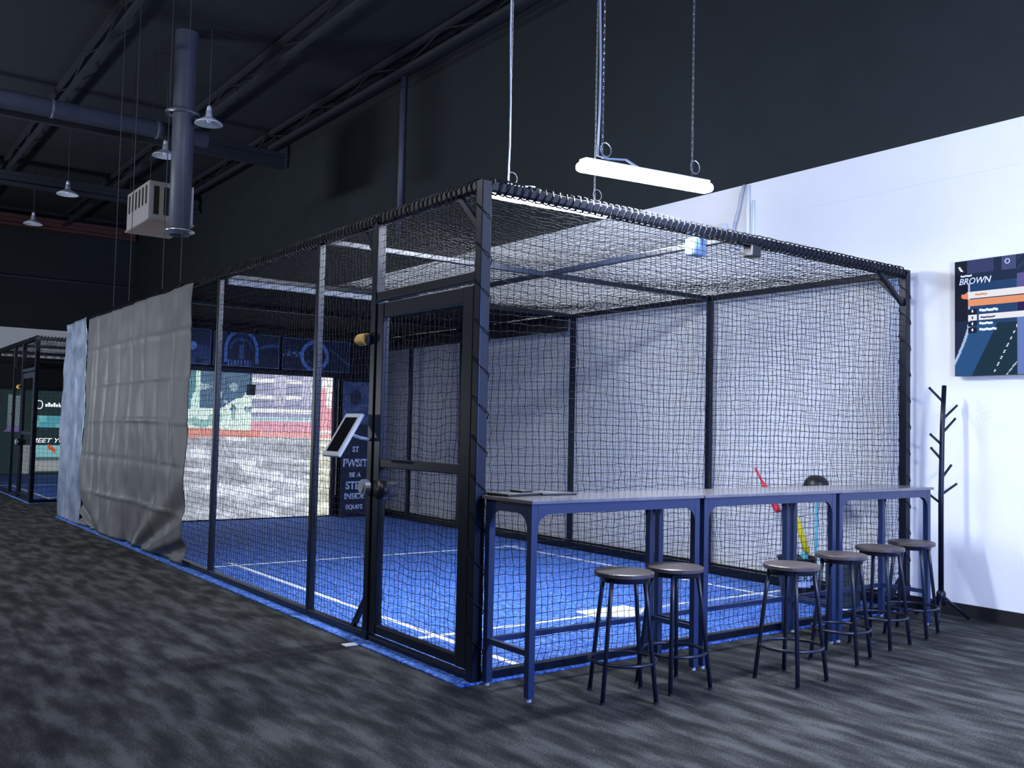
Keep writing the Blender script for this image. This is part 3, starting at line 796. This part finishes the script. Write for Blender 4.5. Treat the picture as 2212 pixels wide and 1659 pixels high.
s = thing('rail_sensor', 'black box sensor under the top rail of the cage short end', 'sensor', (2.38, -0.02, 2.80))
obj('sensor_body', BX(-0.05, -0.045, -0.055, 0.05, 0.045, 0.03, bev=0.012), 'black_plastic', s)
obj('sensor_bracket', BX(-0.13, -0.015, 0.031, 0.02, 0.035, 0.041), 'black_plastic', s)
s = thing('rail_sensor', 'pale blue white box sensor behind the netting under the top rail', 'sensor', (1.93, 0.12, 2.80))
obj('sensor_body', BX(-0.06, -0.05, -0.08, 0.06, 0.05, 0.045, bev=0.012), 'blue_grey', s)
obj('sensor_bracket', BX(-0.02, -0.09, 0.046, 0.02, 0.04, 0.058), 'black_plastic', s)
s = thing('wall_box', 'small white box with a dark knob on the white wall above the rail', 'box', (WALLX - 0.001, 2.16, 3.60))
obj('box_body', BX(-0.06, -0.09, -0.05, 0, 0.02, 0.07, bev=0.008), 'white_plastic', s)
obj('knob', BX(-0.05, 0.08, 0.03, -0.02, 0.14, 0.06, bev=0.006), 'black_plastic', s)
s = thing('wall_cable', 'pale conduit and loose cable running down the upper white wall', 'cable', (WALLX - 0.001, 1.84, 3.3))
obj('conduit', TB([(-0.025, -0.04, 0.0), (-0.025, -0.04, 0.72)], 0.022, 10), 'housing', s, smooth=True)
obj('conduit', TB([(-0.02, -0.11, -0.05), (-0.02, -0.11, 0.55)], 0.012, 8), 'housing', s, smooth=True)
obj('loose_cable', TB([(-0.03, 0.0, 0.73), (-0.05, 0.03, 0.62), (-0.06, 0.05, 0.48), (-0.05, 0.11, 0.33), (-0.03, 0.15, 0.22), (-0.02, 0.15, 0.16)], 0.016, 8), 'grey_plastic', s, smooth=True)
obj('junction_box', BX(-0.04, 0.08, 0.06, 0, 0.2, 0.155, bev=0.008), 'white_plastic', s)
obj('junction_box', BX(-0.03, -0.08, 0.0, 0, 0.0, 0.05, bev=0.006), 'grey_plastic', s)

# ------------------------------------------------------------------ bar tables
def bar_table(x0, x1, label):
    t = thing('bar_table', label, 'table', (x0, -0.275, 0), 0, 'bar tables in a row along the cage')
    w = x1 - x0; d = 0.215; h = 1.07; a = 0.021
    obj('tabletop', BX(-0.015, -d - 0.02, h - 0.02, w + 0.015, d + 0.02, h, bev=0.004), 'wood_top', t)
    for x in (a, w - a):
        for y in (-d + a, d - a):
            g = obj('leg', BX(x - a, y - a, 0.02, x + a, y + a, h - 0.021, bev=0.004), 'table_steel', t)
            obj('foot', TB([(x, y, 0.0), (x, y, 0.0195)], 0.014, 10), 'grey_plastic', g)
    z1 = h - 0.021; z0 = z1 - 0.055
    for y in (-d + 0.006, d - 0.006):
        obj('apron', BX(2 * a + .001, y - 0.005, z0, w - 2 * a - .001, y + 0.005, z1), 'table_steel', t)
        for sx, x in ((1, 2 * a + .001), (-1, w - 2 * a - .001)):
            r = 0.085
            poly = [(x, z0 - 0.001), (x, z0 - r)] + [(x + sx * (r - r * math.cos(q)), z0 - r + r * math.sin(q)) for q in [PI / 2 * k / 8 for k in range(1, 8)]] + [(x + sx * r, z0 - 0.001)]
            obj('corner_gusset', prism(bmesh.new(), poly, 1, y - 0.004, y + 0.004), 'table_steel', t)
    for x in (0.006, w - 0.006):
        obj('apron', BX(x - 0.005, -d + 2 * a + .001, z0, x + 0.005, d - 2 * a - .001, z1), 'table_steel', t)
        for sy, y in ((1, -d + 2 * a + .001), (-1, d - 2 * a - .001)):
            r = 0.085
            poly = [(y, z0 - 0.001), (y, z0 - r)] + [(y + sy * (r - r * math.cos(q)), z0 - r + r * math.sin(q)) for q in [PI / 2 * k / 8 for k in range(1, 8)]] + [(y + sy * r, z0 - 0.001)]
            obj('corner_gusset', prism(bmesh.new(), poly, 0, x - 0.004, x + 0.004), 'table_steel', t)
        obj('side_stretcher', BX(x - 0.006 if x < .1 else x - 0.02, -d + 2 * a + .001, 0.24, x + 0.02 if x < .1 else x + 0.006, d - 2 * a - .001, 0.27), 'table_steel', t)
    obj('long_stretcher', BX(2 * a + .001, d - 0.035, 0.24, w - 2 * a - .001, d - 0.008, 0.27), 'table_steel', t)
bar_table(0.02, 1.335, 'dark bar table nearest the camera, left of the row, with blue lit frame')
bar_table(1.375, 2.74, 'dark bar table in the middle of the row of three')
bar_table(2.78, 3.98, 'dark bar table at the far right end of the row by the coat rack')

# flat black things on the table
t = thing('closed_folder', 'flat black folder lying open edge left on the near bar table', 'folder', (0.17, -0.12, 1.0702), 0.15)
obj('cover', BX(-0.13, -0.09, 0, 0.13, 0.09, 0.016, bev=0.005), 'black_plastic', t)
obj('tab', BX(0.02, -0.05, 0.0162, 0.11, 0.05, 0.028, bev=0.004), 'black_plastic', t)
t = thing('closed_folder', 'flatter dark slab lying right of the folder on the near bar table', 'folder', (0.44, -0.13, 1.0702), -0.1)
obj('cover', BX(-0.115, -0.09, 0, 0.125, 0.09, 0.014, bev=0.005), 'black_plastic', t)
obj('band', BX(-0.03, -0.091, 0.0142, -0.015, 0.091, 0.016), 'grey_plastic', t)

# ------------------------------------------------------------------ stools
def make_stool(loc, rz, label):
    t = thing('bar_stool', label, 'stool', loc, rz, 'round topped bar stools by the tables')
    hs = 0.685
    obj('seat', lathe(bmesh.new(), [(0, hs), (0.158, hs), (0.166, hs - 0.005), (0.166, hs - 0.022), (0.160, hs - 0.028), (0, hs - 0.028)], 40), 'seat', t, smooth=False)
    obj('seat_ring', lathe(bmesh.new(), [(0.135, hs - 0.029), (0.135, hs - 0.055), (0.123, hs - 0.055), (0.123, hs - 0.029)], 32), 'stool_steel', t, smooth=True)
    for k in range(4):
        a = PI / 4 + k * PI / 2; c, s_ = math.cos(a), math.sin(a)
        l = obj('leg', TB([(0.128 * c, 0.128 * s_, hs - 0.030), (0.15 * c, 0.15 * s_, 0.50), (0.208 * c, 0.208 * s_, 0.012)], 0.0125, 12), 'stool_steel', t, smooth=True)
        obj('foot', TB([(0.209 * c, 0.209 * s_, 0.0), (0.209 * c, 0.209 * s_, 0.0118)], 0.015, 10), 'rubber', l)
    R_ = 0.182
    bm = TB([(R_ * math.cos(a), R_ * math.sin(a), 0.205) for a in [2 * PI * i / 40 for i in range(40)]], 0.010, 8, closed=True)
    obj('foot_ring', bm, 'stool_steel', t, smooth=True)
    return t
stools = [((0.54, -0.66, 0), -0.49, 'bar stool nearest the camera, leftmost of the row'),
          ((0.94, -0.66, 0), -0.10, 'second bar stool from the left, tucked behind the leftmost one'),
          ((1.64, -0.94, 0), 0.05, 'third bar stool from the left, standing alone out from the middle table'),
          ((2.36, -0.79, 0), 0.30, 'fourth bar stool from the left, before the middle table'),
          ((2.98, -0.68, 0), 0.10, 'fifth bar stool from the left, before the right table'),
          ((3.52, -0.60, 0), 0.25, 'rightmost bar stool, closest to the coat rack')]
s0 = make_stool(*stools[0])
for loc, rz, lb in stools[1:]:
    c = copy_tree(s0); c.location = loc; c.rotation_euler = (0, 0, rz); c['label'] = lb

# ------------------------------------------------------------------ coat rack
ck = thing('coat_rack', 'black branching coat rack against the white wall', 'coat rack', (4.24, -0.43, 0))
obj('pole', TB([(0, 0, 0.17), (0, 0, 1.0), (0.02, 0, 1.55), (0.05, 0, 1.885)], [0.021, 0.021, 0.019, 0.018], 12), 'steel', ck, smooth=True)
for z, dx, dy, dz in ((1.75, -0.17, 0.02, 0.10), (1.61, 0.22, 0.0, 0.11), (1.50, 0.14, -0.03, 0.11), (1.40, -0.14, 0.02, 0.08), (1.28, -0.16, 0.0, 0.09), (1.13, 0.15, 0.0, 0.10), (1.00, 0.20, -0.02, 0.08), (0.93, -0.12, 0.03, 0.07)):
    x0 = 0.0 if z < 1.1 else (z - 1.0) * 0.045
    obj('peg', TB([(x0, 0, z), (x0 + dx * 0.93, dy, z + dz), (x0 + dx, dy, z + dz * 1.08)], [0.0105, 0.0095, 0.011], 8), 'steel', ck, smooth=True)
obj('hub', lathe(bmesh.new(), [(0, 0.12), (0.034, 0.12), (0.036, 0.22), (0.022, 0.24), (0, 0.24)], 16), 'steel', ck, smooth=True)
for a in (-0.55, 1.45, 3.55):
    a_ = a
    obj('foot_leg', TB([(0.02 * math.cos(a_), 0.02 * math.sin(a_), 0.19), (0.235 * math.cos(a_), 0.235 * math.sin(a_), 0.012)], 0.011, 8), 'steel', ck, smooth=True)

# ------------------------------------------------------------------ wall display board
tv = thing('display_board', 'large dark blue display board with white and orange stripes on the white wall', 'display', (WALLX, 0, 0))
YA, YB, ZA, ZB = -0.42, -2.1, 1.97, 2.92
def board_fn(s, t):
    y = s * 1.68; z = t * 0.95
    n = vnoise(y * 8, z * 8, 21)
    c = (0.008, 0.020, 0.060)
    if z > 0.76:
        if 0.10 < y < 0.32 and z > 0.84: c = (0.035, 0.05, 0.15)
        if 0.38 < y < 0.50 and z > 0.84: c = (0.06, 0.08, 0.22)
        if y > 0.5 and int((y - z) * 26) % 2 == 0: c = (0.02, 0.035, 0.10)
    else:
        # curved blue field with a paler arc edge
        arc = 0.12 - 0.55 * max(0, 0.42 - z) ** 1.3
        if y > arc: c = (0.018, 0.085, 0.24)
        if y > arc and z > 0.42 and y < 0.5: c = (0.015, 0.055, 0.17)
        if abs(y - arc) < 0.012: c = (0.45, 0.55, 0.80)
        rd = 0.14 + 0.50 * max(0, z) ** 1.0
        if z < 0.42 and y > rd: c = (0.006, 0.028, 0.055)
        if z < 0.42 and abs(y - rd - 0.17) < 0.006 and int(z * 40) % 2: c = (0.65, 0.7, 0.75)
        if z < 0.10 and abs(y - 0.42 - z * 0.8) < 0.006: c = (0.5, 0.6, 0.7)
    if 0.50 < y < 0.62 and z < 0.47: c = (0.14, 0.22, 0.55)
    if 0.60 <= y < 1.3 and z < 0.47: c = (0.10 + 0.05 * n, 0.008, 0.11)
    if 0.5 < y < 1.3 and 0.66 < z < 0.80: c = (0.12, 0.10, 0.32)
    if 0.5 < y and 0.50 < z < 0.66: c = (0.02, 0.01, 0.08)
    if math.hypot(y - 0.61, z - 0.80) < 0.038: c = (0.80, 0.82, 0.92)
    if y > 1.3: c = (0.01, 0.03, 0.08)
    if 0.10 < y < 0.60 and 0.635 < z < 0.690: c = (0.86, 0.86, 0.90)
    if 0.055 < y < 0.11 and abs(z - 0.655) < 0.028 * (1 - (0.11 - y) / 0.1): c = (0.85, 0.28, 0.14)
    if 0.11 < y < 1.4 and 0.572 < z < 0.622: c = (0.84, 0.33, 0.16)
    if 0.20 < y < 1.4 and 0.450 < z < 0.495: c = (0.86, 0.87, 0.92)
    if 0.11 < y < 0.185 and 0.450 < z < 0.495: c = (0.86, 0.87, 0.92)
    if 0.11 < y < 0.185 and (0.50 < z < 0.55 or 0.40 < z < 0.445 or 0.35 < z < 0.395): c = (0.006, 0.010, 0.035)
    if y < 0.10 and z > 0.45 and c[2] < 0.1: c = (0.005, 0.007, 0.022)
    return c
picture('board_face', (-0.085, YA, ZA), (0, YB - YA, 0), (0, 0, ZB - ZA), 210, 120, board_fn, BOARD, tv, thick=0.03)
obj('wall_mount', BX(-0.054, YB + 0.5, ZA + 0.25, -0.0005, YA - 0.5, ZB - 0.25), 'black_plastic', tv)
def bt(b_, y, z, sz, m='letters', sh=0.25, sx=1.0):
    text('board_word', b_, sz, (-0.0875, YA - y, ZA + z), FACE_MX, m, tv, ext=0.0015, shear=sh, sx=sx, align='LEFT')
bt('BROWN', 0.035, 0.775, 0.072, sx=0.95)
def dashes(y, z, h, widths, m, par, name):
    """the unreadable small print: short marks in a row"""
    bm = bmesh.new(); u = y
    for k, w_ in enumerate(widths):
        v = z + h * 0.12 * (1 if k % 3 == 0 else -1)
        box(bm, -0.0875, YA - u - w_, ZA + v - h / 2, -0.0855, YA - u, ZA + v + h / 2); u += w_ * 1.05 - 0.0006
    return tag(obj(name, bm, m, par), kind='stuff')
dashes(0.05, 0.823, 0.014, [0.010, 0.016, 0.012, 0.018, 0.012, 0.015, 0.010], 'letters', tv, 'small_print')
dashes(0.17, 0.662, 0.013, [0.018, 0.012, 0.020, 0.016, 0.012, 0.020], 'orange', tv, 'small_print')
dashes(0.205, 0.530, 0.020, [0.02, 0.014, 0.02, 0.016, 0.022, 0.018, 0.02, 0.018], 'letters', tv, 'small_print')
dashes(0.215, 0.472, 0.012, [0.018, 0.014, 0.018, 0.012, 0.02, 0.016, 0.018], 'letters_dark', tv, 'small_print')
dashes(0.205, 0.424, 0.018, [0.018, 0.016, 0.02, 0.014, 0.02, 0.018], 'letters', tv, 'small_print')
dashes(0.205, 0.374, 0.018, [0.018, 0.014, 0.02, 0.016, 0.018, 0.014, 0.02, 0.016], 'letters', tv, 'small_print')
for z, m_ in ((0.526, 'letters'), (0.472, 'letters_dark'), (0.422, 'letters'), (0.372, 'letters')): dashes(0.142, z, 0.020, [0.012], m_, tv, 'row_mark')
obj('board_ring', TB([(-0.0875, YA - 0.43 + 0.018 * math.cos(a), ZA + 0.905 + 0.018 * math.sin(a)) for a in [2 * PI * i / 14 for i in range(14)]], 0.003, 4, closed=True), 'letters', tv)
bm = prism(bmesh.new(), [(YA - 0.03, ZA + 0.90), (YA - 0.045, ZA + 0.905), (YA - 0.075, ZA + 0.86), (YA - 0.05, ZA + 0.865)], 0, -0.089, -0.087)
obj('board_mark', bm, 'letters', tv)

# ------------------------------------------------------------------ gear in the far right corner of the cage
zf = 0.0148
bk = thing('bat_bucket', 'black bucket with a white lettered emblem in the cage corner', 'bucket', (3.93, 0.72, zf), 0.0)
obj('bucket_body', lathe(bmesh.new(), [(0, 0.0), (0.135, 0.0), (0.165, 0.36), (0.172, 0.362), (0.172, 0.375), (0.158, 0.375), (0.128, 0.012), (0, 0.012)], 32), 'black_plastic', bk, smooth=True)
def wrap(u, v, off=0.003):
    a = -math.radians(123) + u / 0.157
    r = 0.137 + (v / 0.36) * 0.03 + off
    return (r * math.cos(a), r * math.sin(a), v)
def patch(poly, name, m, off=0.003):
    bm = bmesh.new(); n = len(poly)
    A = [bm.verts.new(wrap(u, v, off)) for u, v in poly]; B = [bm.verts.new(wrap(u, v, off - 0.0025)) for u, v in poly]
    bm.faces.new(A); bm.faces.new(B[::-1])
    for i in range(n): bm.faces.new((A[i], B[i], B[(i + 1) % n], A[(i + 1) % n]))
    return obj(name, bm, m, bk)
patch([(-0.155, 0.26), (-0.105, 0.27), (-0.105, 0.20), (-0.10, 0.16), (-0.155, 0.19)], 'emblem_piece', 'letters', 0.0045)
bm = bmesh.new()
g = [[bm.verts.new(wrap(-0.085 + 0.20 * i / 12, 0.125 + 0.145 * j / 8, 0.0045)) for i in range(13)] for j in range(9)]
for j in range(8):
    for i in range(12):
        u, v = (i + .5) / 12 * 2 - 1, (j + .5) / 8 * 2 - 1
        if abs(u) ** 3 + abs(v) ** 3 < 1.05: bm.faces.new((g[j][i], g[j][i + 1], g[j + 1][i + 1], g[j + 1][i]))
obj('emblem_plate', bm, 'letters', bk)
for i, ch in enumerate('ERS'):
    u = -0.035 + 0.055 * i
    a = -math.radians(123) + u / 0.157
    p = wrap(u, 0.205, 0.006)
    text('emblem_letter', ch, 0.085, p, (PI / 2, 0, a + PI / 2), 'letters_dark', bk, ext=0.001)
# things standing in and by the bucket
def stick(name, label, cat, a, b, ra, rb, m, grip=None):
    t = thing(name, label, cat, a)
    a, b = Vector(a), Vector(b); d = b - a
    obj('barrel', TB([(0, 0, 0), d * 0.1, d * 0.9, d], [ra * 0.6, ra, rb, rb * 0.6], 12), m, t, smooth=True)
    obj('handle', TB([d * 1.002, d * 1.5], [rb * 0.5, rb * 0.45], 8), grip or 'black_plastic', t, smooth=True)
    return t
stick('toy_bat', 'bright yellow plastic bat leaning in the bucket', 'bat', (4.08, 0.72, 0.41), (3.94, 0.74, 0.74), 0.030, 0.026, 'bright_yellow', 'black_plastic')
stick('toy_bat', 'red plastic bat hooked on the side netting behind the tables', 'bat', (4.36, 1.25, 0.72), (4.36, 1.44, 0.99), 0.034, 0.024, 'red', 'red')
for i, (dx, dy, dz, m, lb) in enumerate(((0.05, -0.03, 0.365, 'teal', 'teal ball on top of the bucket, larger blue patch'), (-0.04, 0.05, 0.365, 'orange', 'small orange brown ball in the bucket'), (-0.07, -0.06, 0.36, 'green_dark', 'dark ball at the left of the bucket top'))):
    b_ = lathe(bmesh.new(), [(0.042 * math.sin(PI * k / 10), -0.042 * math.cos(PI * k / 10)) for k in range(11)], 18)
    o = tag(obj('practice_ball', b_, m, smooth=True), lb, 'ball', 'balls in the bucket'); o.location = (3.93 + dx, 0.72 + dy, zf + dz)
hs = thing('helmet_stand', 'thin teal pole with a black rounded helmet on top, behind the tables', 'stand', (4.26, 0.76, zf))
obj('pole', TB([(0, 0, 0.02), (0, 0, 0.95)], 0.012, 8), 'teal', hs, smooth=True)
obj('stand_base', lathe(bmesh.new(), [(0, 0), (0.09, 0), (0.085, 0.015), (0.02, 0.025), (0, 0.025)], 20), 'black_plastic', hs, smooth=True)
hm = thing('batting_helmet', 'black rounded helmet perched above the bar table line', 'helmet', (4.26, 0.76, zf + 0.95))
obj('shell', lathe(bmesh.new(), [(0.112, 0.0), (0.118, 0.03), (0.108, 0.075), (0.075, 0.115), (0.03, 0.132), (0, 0.134)], 24), 'black_plastic', hm, smooth=True)
obj('brim', prism(bmesh.new(), [(-0.05, -0.10), (0.05, -0.12), (0.02, -0.19), (-0.05, -0.185), (-0.09, -0.12)], 2, 0.002, 0.012), 'black_plastic', hm)
cs = thing('gear_case', 'dark upright case behind the middle bar stools', 'case', (4.02, 0.32, zf))
obj('case_body', BX(-0.11, -0.09, 0, 0.13, 0.10, 0.36, bev=0.015), 'green_dark', cs)
obj('case_handle', TB([(-0.04, 0, 0.361), (-0.04, 0, 0.39), (0.05, 0, 0.39), (0.05, 0, 0.361)], 0.007, 8), 'black_plastic', cs)
